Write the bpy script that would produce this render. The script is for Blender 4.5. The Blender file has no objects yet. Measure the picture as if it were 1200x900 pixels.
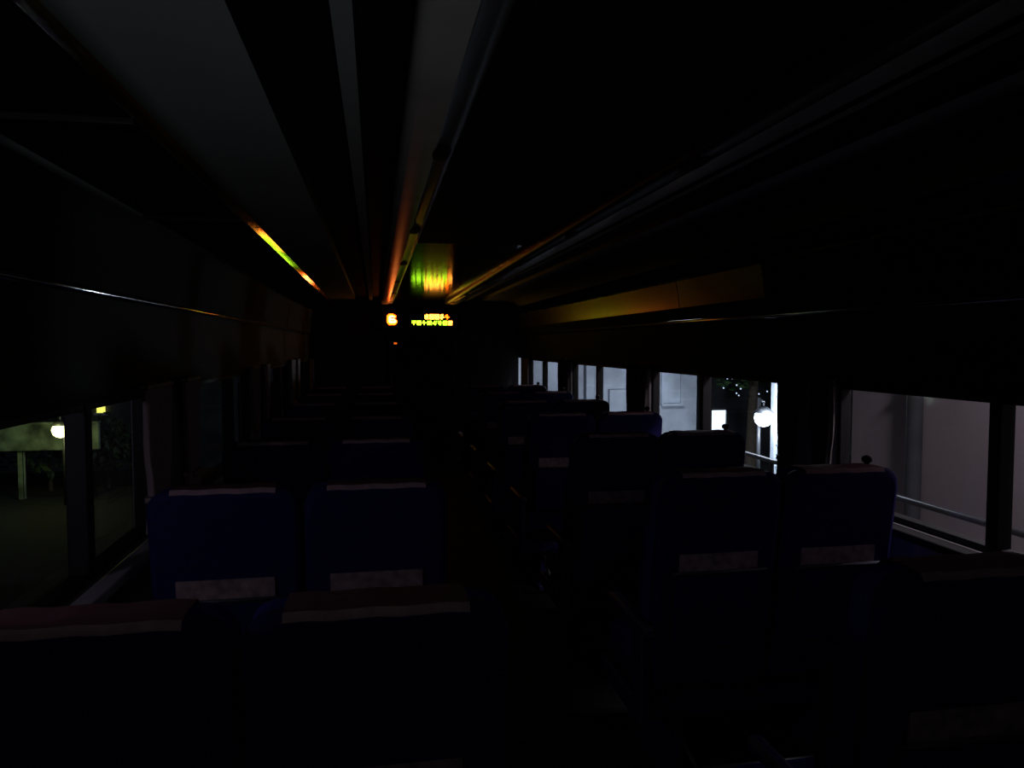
import bpy, bmesh, math, random
from mathutils import Vector, Matrix
random.seed(7)
scene = bpy.context.scene
scene.view_settings.view_transform = 'Standard'
scene.view_settings.look = 'None'

# ------------------------------------------------------------ materials
def mat(name, col, rough=0.6, metal=0.0, var=0.15, scale=8.0, bump=0.0, coat=0.0, spec=0.5):
    m = bpy.data.materials.new(name); m.use_nodes = True
    nt = m.node_tree; b = nt.nodes['Principled BSDF']
    tc = nt.nodes.new('ShaderNodeTexCoord')
    n = nt.nodes.new('ShaderNodeTexNoise'); n.inputs['Scale'].default_value = scale
    n.inputs['Detail'].default_value = 4
    nt.links.new(tc.outputs['Object'], n.inputs['Vector'])
    r = nt.nodes.new('ShaderNodeValToRGB')
    r.color_ramp.elements[0].position = 0.3; r.color_ramp.elements[1].position = 0.7
    r.color_ramp.elements[0].color = (*[c*(1-var) for c in col], 1)
    r.color_ramp.elements[1].color = (*[min(1, c*(1+var)) for c in col], 1)
    nt.links.new(n.outputs['Fac'], r.inputs['Fac'])
    nt.links.new(r.outputs['Color'], b.inputs['Base Color'])
    b.inputs['Roughness'].default_value = rough
    b.inputs['Metallic'].default_value = metal
    b.inputs['Coat Weight'].default_value = coat
    b.inputs['Specular IOR Level'].default_value = spec
    if bump:
        bp = nt.nodes.new('ShaderNodeBump'); bp.inputs['Strength'].default_value = bump
        bp.inputs['Distance'].default_value = 0.01
        nt.links.new(n.outputs['Fac'], bp.inputs['Height'])
        nt.links.new(bp.outputs['Normal'], b.inputs['Normal'])
    return m

def emis(name, col, s):
    m = bpy.data.materials.new(name); m.use_nodes = True
    b = m.node_tree.nodes['Principled BSDF']
    b.inputs['Base Color'].default_value = (*[c*0.3 for c in col], 1)
    b.inputs['Emission Color'].default_value = (*col, 1)
    b.inputs['Emission Strength'].default_value = s
    return m

def glassmat(name):
    m = bpy.data.materials.new(name); m.use_nodes = True
    nt = m.node_tree; nt.nodes.clear()
    o = nt.nodes.new('ShaderNodeOutputMaterial'); mx = nt.nodes.new('ShaderNodeMixShader')
    t = nt.nodes.new('ShaderNodeBsdfTransparent'); g = nt.nodes.new('ShaderNodeBsdfGlossy')
    t.inputs['Color'].default_value = (0.80, 0.83, 0.85, 1)
    g.inputs['Roughness'].default_value = 0.05
    f = nt.nodes.new('ShaderNodeLayerWeight'); f.inputs['Blend'].default_value = 0.5
    pw = nt.nodes.new('ShaderNodeMath'); pw.operation = 'POWER'; pw.inputs[1].default_value = 5
    ma = nt.nodes.new('ShaderNodeMath'); ma.operation = 'MULTIPLY_ADD'; ma.inputs[1].default_value = 0.8; ma.inputs[2].default_value = 0.05
    nt.links.new(f.outputs['Facing'], pw.inputs[0]); nt.links.new(pw.outputs[0], ma.inputs[0])
    nt.links.new(ma.outputs[0], mx.inputs[0]); nt.links.new(t.outputs[0], mx.inputs[1])
    nt.links.new(g.outputs[0], mx.inputs[2]); nt.links.new(mx.outputs[0], o.inputs[0])
    return m

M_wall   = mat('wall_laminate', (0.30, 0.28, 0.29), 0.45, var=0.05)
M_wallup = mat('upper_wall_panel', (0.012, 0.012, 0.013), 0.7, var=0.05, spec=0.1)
M_gloss  = mat('glossy_header_panel_tinted', (0.52, 0.36, 0.30), 0.17, metal=0.9, var=0.06, spec=0.8)  # base colour tinted warm to make the sign's reflection more orange
M_semi   = mat('satin_header_panel_dimmed', (0.13, 0.115, 0.11), 0.24, metal=0.9, var=0.06, spec=0.8)  # base colour darkened so the sign's reflection fades along the panel
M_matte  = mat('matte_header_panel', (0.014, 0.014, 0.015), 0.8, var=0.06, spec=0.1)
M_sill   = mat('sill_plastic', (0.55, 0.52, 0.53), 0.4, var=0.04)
M_sillR  = mat('sill_plastic_shaded', (0.04, 0.038, 0.038), 0.7, var=0.04, spec=0.1)  # right-hand copy of the sill plastic, shade put into its colour
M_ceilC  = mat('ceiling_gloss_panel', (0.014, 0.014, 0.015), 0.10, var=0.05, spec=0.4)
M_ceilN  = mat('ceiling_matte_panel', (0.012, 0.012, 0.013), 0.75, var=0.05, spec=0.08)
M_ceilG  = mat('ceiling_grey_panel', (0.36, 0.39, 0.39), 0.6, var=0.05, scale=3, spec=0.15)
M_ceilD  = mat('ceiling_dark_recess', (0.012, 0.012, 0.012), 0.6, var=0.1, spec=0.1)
M_fix    = mat('light_diffuser', (0.78, 0.78, 0.76), 0.24, metal=0.12, var=0.12, scale=5, spec=1.0)
M_fixs   = mat('fixture_housing', (0.10, 0.10, 0.10), 0.34, metal=0.2, var=0.05)
M_alu    = mat('aluminium', (0.62, 0.62, 0.64), 0.14, metal=1.0, var=0.04)
M_strip  = mat('anodised_edge_strip', (0.50, 0.46, 0.46), 0.07, metal=1.0, var=0.04)
M_rack   = mat('rack_underside', (0.015, 0.015, 0.016), 0.7, var=0.08, spec=0.08)
M_floor  = mat('floor_vinyl', (0.02, 0.02, 0.023), 0.7, var=0.3, scale=60, spec=0.1)
M_end    = mat('end_wall_panel', (0.16, 0.155, 0.155), 0.6, var=0.05, spec=0.2)
M_black  = mat('black_plastic', (0.012, 0.012, 0.013), 0.5, var=0.1, spec=0.2)
M_blue   = mat('seat_fabric_blue', (0.035, 0.035, 0.24), 0.85, var=0.25, scale=90, bump=0.3, spec=0.1)
M_shell  = mat('seat_shell', (0.028, 0.026, 0.15), 0.65, var=0.15, scale=30, spec=0.12)
M_arm    = mat('armrest_plastic', (0.10, 0.10, 0.13), 0.4, var=0.1)
M_cloth  = mat('headrest_cloth', (0.26, 0.12, 0.13), 0.9, var=0.10, scale=40, bump=0.2, spec=0.1)
M_hem    = mat('headrest_cloth_hem', (0.62, 0.42, 0.44), 0.9, var=0.15, scale=30, spec=0.1)
M_card   = mat('seat_back_card', (0.50, 0.36, 0.36), 0.6, var=0.45, scale=26)
M_pocket = mat('pocket_net', (0.02, 0.02, 0.03), 0.8, var=0.3, scale=100)
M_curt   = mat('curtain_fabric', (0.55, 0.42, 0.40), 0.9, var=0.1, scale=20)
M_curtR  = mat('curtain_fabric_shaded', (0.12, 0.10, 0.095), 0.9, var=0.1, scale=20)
M_rubber = mat('window_gasket', (0.012, 0.012, 0.012), 0.6)
M_glass  = glassmat('window_glass')
M_gnd    = mat('ballast_ground', (0.012, 0.014, 0.012), 0.95, var=0.5, scale=12, bump=0.5)
M_plat   = mat('platform_concrete', (0.16, 0.155, 0.15), 0.9, var=0.2, scale=4)
M_pwall  = mat('boundary_plaster', (0.40, 0.345, 0.375), 0.9, var=0.12, scale=1.3)
M_white  = mat('facade_white_paint', (0.52, 0.56, 0.64), 0.85, var=0.35, scale=1.2)
M_rail   = mat('guardrail_paint', (0.20, 0.27, 0.19), 0.8, var=0.8, scale=3.5)
M_dark   = mat('facade_dark', (0.07, 0.075, 0.085), 0.8, var=0.5, scale=1.5)
M_steel  = mat('painted_steel', (0.10, 0.10, 0.11), 0.4, metal=0.5)
M_leaf   = mat('leaves', (0.03, 0.07, 0.02), 0.7, var=0.5, scale=5)
M_bark   = mat('bark', (0.06, 0.045, 0.03), 0.9, var=0.4, scale=20)
M_lroof  = mat('roof_sheet', (0.08, 0.09, 0.09), 0.5, metal=0.3)

# ------------------------------------------------------------ mesh helpers
class B:
    def __init__(s): s.bm = bmesh.new(); s.mats = []
    def mi(s, m):
        if m not in s.mats: s.mats.append(m)
        return s.mats.index(m)
    def box(s, x0, x1, y0, y1, z0, z1, m, bev=0.0, rx=0.0, pivot=None, seg=3):
        i = s.mi(m)
        r = bmesh.ops.create_cube(s.bm, size=1)
        vs = r['verts']
        for v in vs:
            v.co = Vector(((x0+x1)/2+v.co.x*(x1-x0), (y0+y1)/2+v.co.y*(y1-y0), (z0+z1)/2+v.co.z*(z1-z0)))
        fs = set(f for v in vs for f in v.link_faces)
        if bev > 0:
            es = list(set(e for v in vs for e in v.link_edges))
            r2 = bmesh.ops.bevel(s.bm, geom=es, offset=bev, segments=seg, affect='EDGES', profile=0.5)
            fs = set(r2['faces']) | set(f for f in fs if f.is_valid)
            vs = list(set(v for f in fs for v in f.verts))
        for f in fs: f.material_index = i; f.smooth = bev > 0
        if rx:
            p = Vector(pivot) if pivot else Vector(((x0+x1)/2, (y0+y1)/2, (z0+z1)/2))
            bmesh.ops.rotate(s.bm, verts=vs, cent=p, matrix=Matrix.Rotation(rx, 3, 'X'))
        return vs
    def loft(s, rings, m, closed=True, caps=True, smooth=True):
        i = s.mi(m)
        R = [[s.bm.verts.new(p) for p in r] for r in rings]
        n = len(R[0])
        for a, b in zip(R, R[1:]):
            for k in range(n if closed else n-1):
                f = s.bm.faces.new((a[k], a[(k+1) % n], b[(k+1) % n], b[k]))
                f.material_index = i; f.smooth = smooth
        if caps and closed:
            for r in (R[0], R[-1]):
                f = s.bm.faces.new(r); f.material_index = i
        return [v for r in R for v in r]
    def tube(s, p0, p1, r, m, n=12, r1=None):
        p0 = Vector(p0); p1 = Vector(p1); d = (p1-p0).normalized()
        a = d.orthogonal().normalized(); b = d.cross(a); r1 = r if r1 is None else r1
        rings = []
        for p, rr in ((p0, r), (p1, r1)):
            rings.append([p + rr*(math.cos(t)*a+math.sin(t)*b) for t in [2*math.pi*k/n for k in range(n)]])
        return s.loft(rings, m)
    def ball(s, c, r, m, sub=2, sz=1.0):
        i = s.mi(m)
        q = bmesh.ops.create_icosphere(s.bm, subdivisions=sub, radius=r)
        for v in q['verts']: v.co.z *= sz; v.co += Vector(c)
        for f in set(f for v in q['verts'] for f in v.link_faces): f.material_index = i; f.smooth = True
    def quad(s, pts, m):
        f = s.bm.faces.new([s.bm.verts.new(p) for p in pts]); f.material_index = s.mi(m)
    def done(s, name, recalc=True):
        if recalc: bmesh.ops.recalc_face_normals(s.bm, faces=s.bm.faces)
        me = bpy.data.meshes.new(name); s.bm.to_mesh(me); s.bm.free()
        for m in s.mats: me.materials.append(m)
        o = bpy.data.objects.new(name, me); scene.collection.objects.link(o)
        return o

def extrude_profile(b, pts, y0, y1, m, closed=False, smooth=True):
    b.loft([[Vector((p[0], y, p[1])) for p in pts] for y in (y0, y1)], m, closed=closed, caps=closed, smooth=smooth)

# ------------------------------------------------------------ car shell
CX, HW = 0.575, 1.375
Y0, Y1 = -3.2, 10.12
ZS, ZT = 0.92, 1.435
XL, XR = CX-HW, CX+HW

b = B(); b.box(XL-0.08, XR+0.08, Y0-0.1, Y1+0.2, -0.08, 0.0, M_floor); b.done('floor')

pillars = [3.13+2.2*k for k in range(-3, 4)]       # wide pillars
PW = 0.225
for side, name in ((-1, 'wall_left'), (1, 'wall_right')):
    b = B()
    xi = CX+side*HW; xo = CX+side*(HW+0.08); x0, x1 = min(xi, xo), max(xi, xo)
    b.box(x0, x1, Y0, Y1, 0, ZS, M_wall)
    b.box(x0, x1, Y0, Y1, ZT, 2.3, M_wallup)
    for p in pillars:
        b.box(x0, x1, max(Y0, p-PW), min(Y1, p+PW), ZS, ZT, M_wall)
    b.done(name)
    # header panels above the windows (slightly concave) with metal bead
    b = B()
    pr = []
    for k in range(13):
        t = k/12; pr.append((CX+side*(1.350-0.030*t*t), 1.758+0.252*t))
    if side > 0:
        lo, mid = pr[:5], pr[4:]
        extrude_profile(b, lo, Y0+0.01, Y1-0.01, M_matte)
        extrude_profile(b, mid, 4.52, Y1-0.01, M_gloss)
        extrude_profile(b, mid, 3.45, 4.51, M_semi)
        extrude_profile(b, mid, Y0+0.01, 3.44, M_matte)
    else:
        extrude_profile(b, pr, Y0+0.01, Y1-0.01, M_matte)
    b.tube((CX+side*1.345, Y0+0.02, 1.750), (CX+side*1.345, Y1-0.02, 1.750), 0.013, M_alu, n=24)
    b.done('trim_3' if side < 0 else 'trim_4')
    b = B()
    sx = CX+side*(HW-0.06)
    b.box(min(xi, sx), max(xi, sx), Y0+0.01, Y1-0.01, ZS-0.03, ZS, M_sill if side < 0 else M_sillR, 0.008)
    b.done('trim_1' if side < 0 else 'trim_2')
    b = B(); hx = CX+side*(HW-0.05)
    b.box(min(xi, hx), max(xi, hx), Y0+0.01, Y1-0.01, 0.0, 0.18, M_wallup, 0.01)
    b.done('baseboard_left' if side < 0 else 'baseboard_right')

# windows
wn = 1
for side in (-1, 1):
    for i in range(len(pillars)-1):
        a = pillars[i]+PW; c = pillars[i+1]-PW
        b = B(); xi = CX+side*HW; xm = CX+side*(HW+0.05)
        f0, f1 = CX+side*(HW+0.02), CX+side*(HW+0.07)
        f0, f1 = min(f0, f1), max(f0, f1)
        t = 0.022
        b.box(f0, f1, a, c, ZS, ZS+t, M_rubber, 0.004); b.box(f0, f1, a, c, ZT-t, ZT, M_rubber, 0.004)
        b.box(f0, f1, a, a+t, ZS, ZT, M_rubber, 0.004); b.box(f0, f1, c-t, c, ZS, ZT, M_rubber, 0.004)
        m = 2.05+2.2*(i-2) + (0.27 if side < 0 else 0.02)
        b.box(f0-0.005, f1+0.005, m-0.024, m+0.024, ZS, ZT, M_rubber, 0.006)
        b.quad([(xm, a, ZS), (xm, c, ZS), (xm, c, ZT), (xm, a, ZT)], M_glass)
        b.done('window_%d' % wn, recalc=False); wn += 1

# curtains gathered on the pillars
def curtain(side, y0, y1):
    b = B(); x = CX+side*(HW-0.030)
    n = 60; rows = 8; rings = []
    for r in range(rows+1):
        t = r/rows; z = ZT+0.02-(ZT-ZS+0.0)*t*0.98
        pin = 1-0.30*math.exp(-((t-0.72)/0.18)**2)
        ring = []
        for k in range(n+1):
            u = k/n; y = (y0+y1)/2+(u-0.5)*(y1-y0)*pin
            ring.append(Vector((x+0.016*math.sin(u*math.pi*18+0.6*math.sin(t*3)), y, z)))
        rings.append(ring)
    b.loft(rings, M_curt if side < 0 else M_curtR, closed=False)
    b.box(x-0.014, x+0.014, y0-0.02, y1+0.02, ZT+0.015, ZT+0.035, M_black, 0.004)
    ym = (y0+y1)/2; w = (y1-y0)*0.36
    b.box(x-0.024, x+0.024, ym-w, ym+w, ZT-(ZT-ZS)*0.72-0.012, ZT-(ZT-ZS)*0.72+0.012, M_arm, 0.004)
    b.done('curtain')
for p in pillars[1:-1]:
    curtain(-1, p-0.44, p-0.14); curtain(-1, p+0.10, p+0.30)
    curtain(1, p-0.26, p-0.12); curtain(1, p+0.04, p+0.16)

# ceiling (symmetric cross-section, s = distance from centre line)
def both(f):
    for sd in (-1, 1): f(sd)
b = B()
def ceil_side(sd):
    X = lambda s: CX+sd*s
    arc = [(X(1.375), 1.98)]+[(X(1.175+0.2*math.cos(t)), 2.0+0.2*math.sin(t)) for t in [math.pi/2*k/8 for k in range(9)]]
    extrude_profile(b, arc, Y0, Y1, M_ceilG)
    extrude_profile(b, [(X(1.175), 2.2), (X(0.83), 2.205)], Y0, Y1, M_ceilG)
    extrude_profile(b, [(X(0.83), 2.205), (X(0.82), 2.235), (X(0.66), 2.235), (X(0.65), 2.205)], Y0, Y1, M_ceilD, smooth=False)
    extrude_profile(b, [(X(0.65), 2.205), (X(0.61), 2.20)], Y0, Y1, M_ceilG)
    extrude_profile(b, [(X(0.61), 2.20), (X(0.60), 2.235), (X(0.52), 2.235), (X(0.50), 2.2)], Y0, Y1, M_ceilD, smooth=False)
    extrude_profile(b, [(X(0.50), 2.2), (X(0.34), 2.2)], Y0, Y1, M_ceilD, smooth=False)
both(ceil_side)
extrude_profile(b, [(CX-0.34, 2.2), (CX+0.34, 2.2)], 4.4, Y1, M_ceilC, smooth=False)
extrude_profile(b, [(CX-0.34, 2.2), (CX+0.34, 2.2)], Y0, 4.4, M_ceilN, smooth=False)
b.box(XL-0.08, XR+0.08, Y0, Y1, 2.26, 2.32, M_ceilD)
b.done('ceiling', recalc=False)

# ceiling light fixtures (unlit)
def fixture(sd):
    b = B(); X = lambda s: CX+sd*s
    prof = [(X(0.50), 2.20), (X(0.50), 2.168), (X(0.490), 2.153), (X(0.475), 2.148), (X(0.405), 2.147)]
    prof2 = [(X(0.405), 2.147), (X(0.40), 2.151), (X(0.37), 2.151), (X(0.352), 2.156), (X(0.342), 2.170), (X(0.34), 2.20)]
    extrude_profile(b, prof, Y0+0.02, Y1-0.02, M_fix)
    extrude_profile(b, prof2, Y0+0.02, Y1-0.02, M_fixs)
    y = Y0+0.5
    while y < Y1-0.5:
        c = []
        for zz, sc in ((2.1500, 1.0), (2.146, 0.96), (2.145, 0.8)):
            c.append([Vector((X(0.385)+0.026*sc*math.cos(t), y+0.5+0.10*sc*math.sin(t), zz)) for t in [2*math.pi*k/20 for k in range(20)]])
        b.loft(c, M_ceilD)
        y += 1.45
    b.done('ceiling_light_fixture')
both(fixture)

# luggage racks
def rack(sd):
    b = B(); X = lambda s: CX+sd*s
    under = [(X(1.00), 2.018), (X(1.10), 2.020), (X(1.20), 2.022), (X(1.31), 2.024)]
    top = [(p[0], p[1]+0.016) for p in reversed(under)]
    extrude_profile(b, under+top, Y0+0.03, 9.6, M_rack, closed=True, smooth=False)
    c, s_ = math.cos(math.radians(25)), math.sin(math.radians(25))
    ctr = (0.992, 2.022); hw = 0.012
    a0 = (ctr[0]-s_*hw, ctr[1]+c*hw); a1 = (ctr[0]+s_*hw, ctr[1]-c*hw)
    prof = [(X(a0[0]), a0[1]), (X(a1[0]), a1[1]), (X(a1[0]+0.012), a1[1]+0.004), (X(a0[0]+0.012), a0[1]+0.004)]
    extrude_profile(b, prof, Y0+0.03, 9.6, M_strip, closed=True, smooth=False)
    y = Y0+0.3
    while y < 9.6:
        b.box(min(X(1.01), X(1.31)), max(X(1.01), X(1.31)), y-0.008, y+0.008, 2.006, 2.020, M_black, 0.003)
        y += 1.1
    b.done('luggage_rack')
both(rack)

# end wall with door opening
DX0, DX1, DZ = 0.12, 1.03, 1.79
b = B()
b.box(XL, DX0, Y1, Y1+0.08, 0, 2.3, M_end); b.box(DX1, XR, Y1, Y1+0.08, 0, 2.3, M_end)
b.box(DX0, DX1, Y1, Y1+0.08, DZ, 2.3, M_end)
b.box(-0.16, DX0-0.04, Y1-0.012, Y1, 1.5, 1.58, M_sill, 0.003)
b.done('wall_front')
b = B(); b.box(XL, XR, Y0-0.08, Y0, 0, 2.3, M_end); b.done('wall_back')
b = B(); YD = Y1+0.09
b.box(DX0-0.04, DX1+0.04, YD, YD+0.04, 0.0, DZ+0.04, M_black, 0.004)
b.box(DX0+0.19, DX1-0.19, YD-0.006, YD+0.001, 0.78, 1.59, M_rubber, 0.002)
b.tube((DX0+0.09, YD-0.04, 0.9), (DX0+0.09, YD-0.04, 1.25), 0.012, M_alu)
for z in (0.92, 1.23): b.box(DX0+0.08, DX0+0.10, YD-0.04, YD+0.001, z-0.01, z+0.01, M_alu)
L_or = emis('led_indicator_orange', (1, 0.16, 0.01), 0.9)
b.box(0.235, 0.30, YD-0.02, YD+0.001, 1.60, 1.665, M_black, 0.004); b.box(0.245, 0.285, YD-0.024, YD-0.019, 1.62, 1.645, L_or)
b.done('door_1')

# ------------------------------------------------------------ LED sign
LO = emis('led_orange', (1.0, 0.075, 0.002), 15.0)
LC0 = emis('led_core', (1.0, 0.30, 0.06), 26.0)
LA = emis('led_amber', (1.0, 0.30, 0.03), 14.0)
LG = emis('led_green', (0.28, 0.62, 0.012), 12.0)
b = B()
SX0, SX1, SZ0, SZ1, SY = 0.0, 1.14, 1.805, 2.10, 9.97
b.box(SX0, SX1, SY, Y1, SZ0, SZ1, M_black, 0.012)
b.box(SX0+0.03, SX1-0.03, SY-0.004, SY+0.002, SZ0+0.03, SZ1-0.04, M_rubber, 0.001)
yf = SY-0.007; dp = 0.0115; ds = 0.0098
def dot(x, z, m): b.quad([(x, yf, z), (x+ds, yf, z), (x+ds, yf, z+ds), (x, yf, z+ds)], m)
six = ["00111110000", "01111111100", "11122221110", "11222222210", "11220000000", "11222222100", "11222222210",
       "11220001221", "11222222221", "11122222211", "01111111110", "00111111100"]
for r, row in enumerate(six):
    for c, ch in enumerate(row):
        if ch != '0': dot(0.150+c*dp*1.08, 2.012-r*dp*1.08, LO if ch == '1' else LC0)
def glyphs(x0, x1, ztop, rows, pick):
    x = x0
    while x+5*dp < x1:
        kind = random.randint(0, 3)
        for r in range(rows):
            for c in range(5):
                on = (r in (0, rows-1) and kind in (0, 1)) or (c == 2 and kind != 1) or (c in (0, 4) and kind == 1) or r == rows//2 or random.random() < 0.25
                if on: dot(x+c*dp, ztop-r*dp, pick(x))
        x += 6*dp
glyphs(0.645, 1.03, 2.010, 6, lambda x: LA if x < 0.90 else LO)
glyphs(0.475, 1.03, 1.922, 5, lambda x: LG if x < 0.90 else LA)
b.done('led_display_sign', recalc=False)

# ------------------------------------------------------------ seats
def outline(xc, w, z0, z1, r, rb, y, ins=0.0, lean=0.0):
    pts = []
    hw = w/2-ins; zt = z1-ins; zb = z0+ins
    for cxx, cz, rr, a0 in ((xc+hw, zt, r, 0), (xc-hw, zt, r, 90), (xc-hw, zb, rb, 180), (xc+hw, zb, rb, 270)):
        sx = 1 if cxx > xc else -1; sz = 1 if a0 < 180 else -1
        c0 = (cxx-sx*rr, cz-sz*rr)
        for k in range(7):
            a = math.radians(a0+90*k/6)
            px, pz = c0[0]+rr*math.cos(a), c0[1]+rr*math.sin(a)
            pts.append(Vector((px, y-(pz-0.45)*lean, pz)))
    return pts
def build_seat(knob):
    b = B(); TOP = 1.17
    for xc in (-0.225, 0.225):
        lean = 0.14
        yb = 0.10
        rings = [outline(xc, 0.44, 0.40, TOP, 0.06, 0.03, yb+y, ins, lean) for y, ins in ((0, 0.022), (0.006, 0.008), (0.02, 0.0), (0.045, 0.0))]
        b.loft(rings, M_shell)
        rings = [outline(xc, 0.44, 0.40, TOP, 0.06, 0.03, yb+y, ins, lean) for y, ins in ((0.045, 0.0), (0.10, 0.0), (0.125, 0.012), (0.135, 0.035))]
        b.loft(rings, M_blue)
        for s in (-1, 1):
            b.box(xc+s*0.195-0.025, xc+s*0.195+0.025, yb+0.10, yb+0.175, 0.50, 0.95, M_blue, 0.02, rx=0.14, pivot=(xc, yb, 0.45))
        b.box(xc-0.15, xc+0.15, yb+0.10, yb+0.165, 0.93, 1.12, M_blue, 0.03, rx=0.14, pivot=(xc, yb, 0.45))
        def cloth(prof, m):
            pr = [(yb+yy-(zz-0.45)*lean, zz) for yy, zz in prof]
            b.loft([[Vector((xc-0.15+0.30*k/8, p[0], p[1]+0.0015*math.sin(k*2.1))) for p in pr] for k in range(9)], m, closed=False)
        cloth(((0.002, TOP-0.010), (0.004, TOP-0.002), (0.012, TOP+0.0045)), M_hem)
        cloth(((0.012, TOP+0.0045), (0.06, TOP+0.007), (0.115, TOP+0.003), (0.150, TOP-0.03), (0.178, TOP-0.07), (0.178, TOP-0.22)), M_cloth)
        yz = lambda z: yb-(z-0.45)*lean
        b.box(xc-0.17, xc+0.17, yz(0.70)-0.022, yz(0.70)-0.004, 0.55, 0.83, M_pocket, 0.006, rx=0.14, pivot=(xc, yz(0.70), 0.70))
        b.tube((xc-0.17, yz(0.83)-0.02, 0.83), (xc+0.17, yz(0.83)-0.02, 0.83), 0.006, M_arm)
        b.box(xc-0.145, xc+0.14, yz(0.82)-0.011, yz(0.82)-0.006, 0.74, 0.895, M_card, 0.0, rx=0.10, pivot=(xc, yz(0.82), 0.82))
        b.box(xc-0.22, xc+0.22, yb+0.08, yb+0.55, 0.34, 0.46, M_blue, 0.04)
        b.box(xc-0.20, xc+0.20, yb+0.10, yb+0.50, 0.28, 0.36, M_shell, 0.02)
    if knob:
        b.tube((0.36, yb-0.02, TOP-0.03), (0.36, yb-0.02, TOP+0.02), 0.009, M_black)
        b.ball((0.36, yb-0.02, TOP+0.022), 0.019, M_black, sz=0.8)
    for x in (-0.462, 0.462):
        b.box(x-0.022, x+0.022, 0.06, 0.46, 0.60, 0.64, M_arm, 0.014)
        b.box(x-0.018, x+0.018, 0.10, 0.20, 0.30, 0.62, M_arm, 0.010)
        b.box(x-0.014, x+0.014, 0.12, 0.60, 0.26, 0.34, M_arm, 0.008)
    b.box(-0.44, 0.44, 0.20, 0.26, 0.24, 0.30, M_steel, 0.008); b.box(-0.44, 0.44, 0.48, 0.54, 0.24, 0.30, M_steel, 0.008)
    for x in (-0.3, 0.3):
        b.box(x-0.025, x+0.025, 0.22, 0.52, 0.03, 0.26, M_steel, 0.01)
        b.box(x-0.04, x+0.04, 0.16, 0.60, 0.0, 0.03, M_steel, 0.006)
    b.tube((-0.40, 0.02, 0.14), (0.40, 0.02, 0.14), 0.014, M_steel)
    for x in (-0.3, 0.3): b.tube((x, 0.02, 0.14), (x, 0.24, 0.22), 0.010, M_steel)
    o = b.done('train_seat'); me = o.data; bpy.data.objects.remove(o)
    return me
me = build_seat(True); me2 = build_seat(False)
for r in range(8):
    y = 0.10+1.1*r
    for sd in (-1, 1):
        o = bpy.data.objects.new('train_seat', me if sd > 0 else me2)
        o.location = (CX+sd*0.80, y, 0); scene.collection.objects.link(o)

# ------------------------------------------------------------ outside
b = B(); b.box(-40, 50, -10, 60, -1.3, -1.2, M_gnd); b.done('ground')
b = B()
b.box(2.2, 3.77, -4, 12.0, -1.2, -0.02, M_plat, 0.02); b.done('platform')
b = B()
for z in (0.83, 0.50, 0.20): b.tube((2.6, -2, z), (2.6, 5.6, z), 0.016 if z > 0.8 else 0.010, M_steel)
for k in range(9): b.tube((2.6, -1.9+k*0.92, -0.02), (2.6, -1.9+k*0.92, 0.83), 0.016, M_steel)
b.done('platform_handrail')
b = B()
b.box(3.9, 4.05, 0.0, 5.55, -1.2, 2.9, M_pwall)
b.box(3.78, 4.12, -0.1, 5.65, 2.9, 3.0, M_plat, 0.01)
for y in (2.1, 4.75):
    b.tube((3.84, y, -1.15), (3.84, y, 2.88), 0.055, M_dark, n=16)
    for z in (0.1, 1.3, 2.5): b.box(3.77, 3.91, y-0.06, y+0.06, z, z+0.03, M_dark, 0.005)
b.done('boundary_wall')

b = B()
b.box(2.5, 6.35, 14.0, 14.3, -1.2, 3.6, M_white)
b.box(2.35, 6.4, 13.7, 14.6, 3.6, 3.75, M_lroof, 0.02)
for x in (3.05, 4.1): b.box(x-0.09, x+0.09, 13.9, 14.0, -1.2, 3.6, M_dark, 0.01)
b.box(5.62, 6.0, 13.96, 14.0, 0.45, 1.1, M_dark, 0.01)
for xx in (5.60, 6.0): b.box(xx-0.02, xx+0.02, 13.93, 13.99, 0.42, 1.13, M_white, 0.004)
b.box(5.58, 6.04, 13.92, 13.99, 0.40, 0.45, M_white, 0.004)
b.box(4.5, 5.1, 13.96, 14.0, -1.2, 0.75, M_dark, 0.01)
b.box(2.5, 6.35, 13.95, 14.0, -0.55, -0.45, M_dark, 0.01)
b.done('station_building')
LW = emis('lit_window_cool', (0.75, 0.88, 1.0), 2.2)
b = B()
b.box(6.4, 14.0, 17.0, 17.3, -1.2, 4.0, M_dark)
b.box(6.2, 14.2, 16.6, 17.8, 4.0, 4.2, M_lroof, 0.02)
b.box(8.08, 8.46, 16.97, 16.99, -0.55, 0.02, LW)
for z in (-0.60, 0.02): b.box(8.02, 8.52, 16.92, 16.99, z, z+0.05, M_white, 0.005)
for x in (8.02, 8.46): b.box(x, x+0.06, 16.92, 16.99, -0.6, 0.06, M_white, 0.005)
b.done('house')
LC = emis('lamp_cool', (0.72, 0.85, 1.0), 9.0)
LS = emis('string_light', (0.6, 0.75, 1.0), 1.3)
LY = emis('lamp_warm', (1.0, 0.95, 0.40), 6.0)
LYG = emis('lamp_yellow', (0.95, 0.9, 0.15), 1.6)
def lamp(x, y, z, m, r, col, e):
    b = B()
    b.tube((x, y+0.16, -1.2), (x, y+0.16, z+0.35), 0.04, M_steel, r1=0.028)
    b.tube((x, y+0.16, z+0.33), (x, y, z+0.28), 0.02, M_steel)
    b.tube((x, y, z+0.28), (x, y, z+r*0.8), 0.015, M_steel)
    b.tube((x, y, z+r*0.6), (x, y, z+r*1.25), r*1.15, M_steel, r1=r*0.4, n=16)
    b.ball((x, y, z), r, m)
    b.done('street_lamp')
    l = bpy.data.lights.new('lamp_light', 'POINT'); l.color = col; l.energy = e; l.shadow_soft_size = 0.15
    o = bpy.data.objects.new('lamp_light', l); o.location = (x-0.0, y-0.35, z); scene.collection.objects.link(o)
lamp(6.70, 12.0, 0.33, LC, 0.16, (0.75, 0.87, 1), 140)
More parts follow.
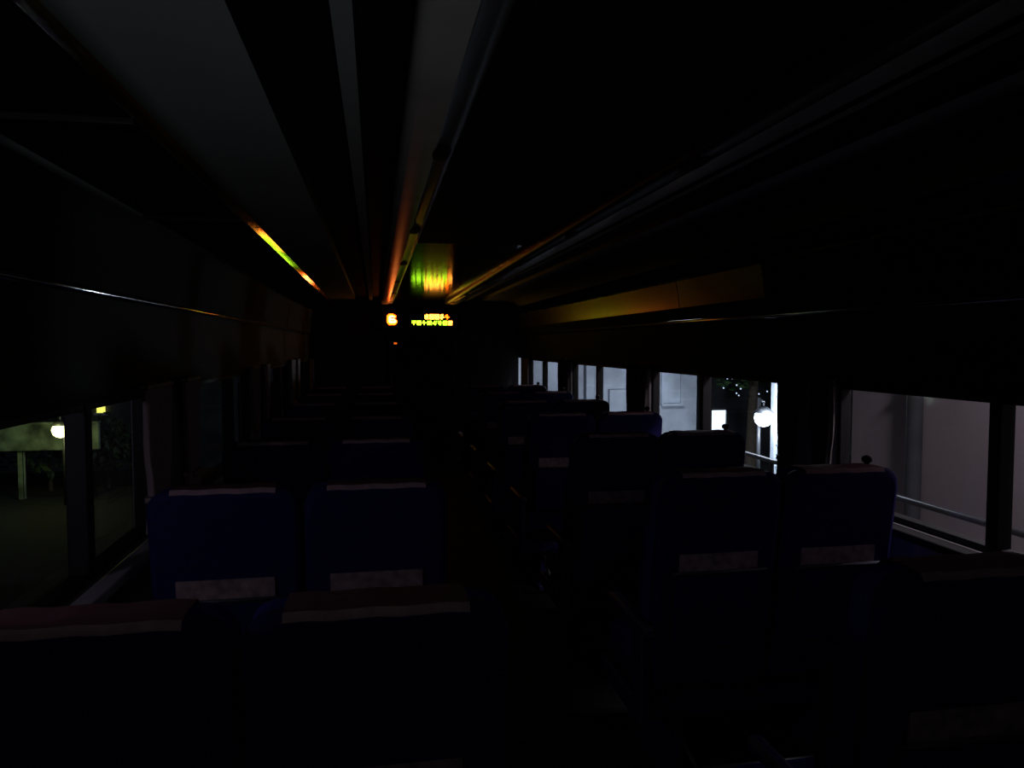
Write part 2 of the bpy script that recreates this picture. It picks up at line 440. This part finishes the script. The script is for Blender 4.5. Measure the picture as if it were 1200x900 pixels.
lamp(-5.38, 14.0, 0.14, LY, 0.14, (0.92, 1.0, 0.35), 10)
b = B()
b.box(6.97, 7.11, 12.1, 12.24, -1.2, 1.6, M_white, 0.01)
for k in range(36):
    z = -0.7+k*0.055
    b.ball((7.03+0.035*math.sin(k*1.7), 12.08, z), 0.014, LS, sub=1)
b.box(6.9, 7.2, 12.05, 12.35, 1.6, 1.7, M_dark, 0.01)
b.done('lit_gate_pillar')
LGATE = emis('gate_led', (0.7, 0.8, 1), 1.2)
b = B()
b.box(3.98, 4.12, 5.9, 6.04, -1.2, 2.0, M_dark, 0.01)
for k in range(8): b.ball((4.03, 5.88, 0.45+k*0.05+0.02*math.sin(k)), 0.010, LGATE, sub=1)
b.done('fence_post')

def foliage(name, centers, n, size, trunk=None, lights=None):
    b = B()
    for (c, r) in centers:
        for _ in range(n):
            d = Vector((random.gauss(0, 1), random.gauss(0, 1), random.gauss(0, 1))).normalized()*r*(random.random()**0.4)
            p = Vector(c)+d
            a = Vector((random.gauss(0, 1), random.gauss(0, 1), random.gauss(0, 1))).normalized()
            q = a.orthogonal().normalized(); s = size*random.uniform(0.6, 1.3)
            b.quad([p-a*s, p+q*s*0.4, p+a*s, p-q*s*0.4], M_leaf)
    if trunk:
        for (p0, p1, r0, r1) in trunk: b.tube(p0, p1, r0, M_bark, r1=r1)
    if lights:
        for p in lights: b.ball(p, 0.016, LS, sub=1)
    return b.done(name, recalc=False)
tl = [(random.uniform(6.6, 8.8), 13.2+random.uniform(-0.4, 0.2), random.uniform(0.62, 1.1)) for _ in range(20)]
foliage('tree', [((7.4, 14.2, 1.5), 0.85), ((8.3, 14.2, 1.7), 1.0), ((7.7, 14.1, 2.4), 1.1)], 550, 0.10,
        [((7.6, 14.1, -1.2), (7.65, 14.1, 1.0), 0.13, 0.09), ((7.65, 14.1, 0.9), (7.1, 14.0, 1.7), 0.07, 0.03), ((7.65, 14.1, 0.9), (8.3, 14.2, 1.8), 0.07, 0.03), ((7.65, 14.1, 0.9), (7.7, 14.1, 2.5), 0.07, 0.03)], tl)
b = B(); b.box(-14, -3.2, 18.0, 18.3, -1.2, 3.0, M_dark); b.box(-14.2, -3.0, 17.7, 18.5, 3.0, 3.15, M_lroof)
b.box(-6.15, -5.98, 17.96, 17.99, 0.10, 0.38, LYG); b.box(-6.2, -5.93, 17.9, 17.99, 0.05, 0.10, M_white)
b.done('trackside_shed')
foliage('shrub', [((-6.2, 15.6, -0.2), 0.7), ((-5.2, 15.7, -0.3), 0.6), ((-7.2, 15.7, -0.1), 0.75), ((-4.3, 15.7, -0.5), 0.6)], 350, 0.09,
        [((-6.2, 15.6, -1.2), (-6.2, 15.6, -0.4), 0.04, 0.02), ((-5.2, 15.7, -1.2), (-5.2, 15.7, -0.4), 0.04, 0.02), ((-7.2, 15.7, -1.2), (-7.2, 15.7, -0.3), 0.04, 0.02), ((-4.3, 15.7, -1.2), (-4.3, 15.7, -0.5), 0.04, 0.02)])
b = B()
b.box(-10, -5.0, 14.68, 14.76, -0.30, 0.18, M_rail, 0.02); b.box(-10, -5.0, 14.64, 14.80, 0.18, 0.22, M_rail, 0.01)
for k in range(5): b.box(-9.8+k*1.13, -9.7+k*1.13, 14.76, 14.86, -1.2, 0.18, M_black, 0.01)
b.done('guardrail')

# ------------------------------------------------------------ lights
def light(kind, name, loc, e, col, size=0.3, rot=None, ang=90):
    l = bpy.data.lights.new(name, kind); l.energy = e; l.color = col
    if kind == 'AREA': l.size = size
    else: l.shadow_soft_size = size
    if kind == 'SPOT': l.spot_size = math.radians(ang); l.spot_blend = 0.8
    o = bpy.data.objects.new(name, l); o.location = loc
    if rot: o.rotation_euler = rot
    scene.collection.objects.link(o)
light('POINT', 'platform_lamp_light', (3.0, 2.4, 2.8), 100, (1.0, 0.88, 0.95), 0.2)
light('POINT', 'station_lamp_light', (4.6, 11.2, 2.6), 240, (0.78, 0.86, 1), 0.25)
light('POINT', 'left_trackside_light', (-7.4, 13.9, 0.5), 3.5, (0.7, 1.0, 0.75), 0.2)
light('POINT', 'left_window_fill', (-1.35, 1.25, 1.46), 2.6, (0.80, 0.70, 1.0), 0.08)  # added close outside the left window to light the near seat backs
light('SPOT', 'ceiling_fill_spot', (0.15, -2.8, 1.4), 125, (0.95, 0.97, 1.0), 0.15, (math.radians(119), 0, math.radians(7)), 52)  # unseen spot added behind the camera to brighten the ceiling, no fixture

w = bpy.data.worlds.new('night'); scene.world = w; w.use_nodes = True
bg = w.node_tree.nodes['Background']; bg.inputs[0].default_value = (0.35, 0.38, 0.6, 1); bg.inputs[1].default_value = 0.006

# ------------------------------------------------------------ camera
cam = bpy.data.cameras.new('camera'); co = bpy.data.objects.new('camera', cam); scene.collection.objects.link(co)
cam.sensor_width = 36; cam.lens = 870/1200*36; cam.clip_start = 0.02; cam.clip_end = 200
co.location = (0, 0, 1.6)
co.rotation_euler = (math.radians(90-2.95), 0, math.radians(-10.4))
scene.camera = co
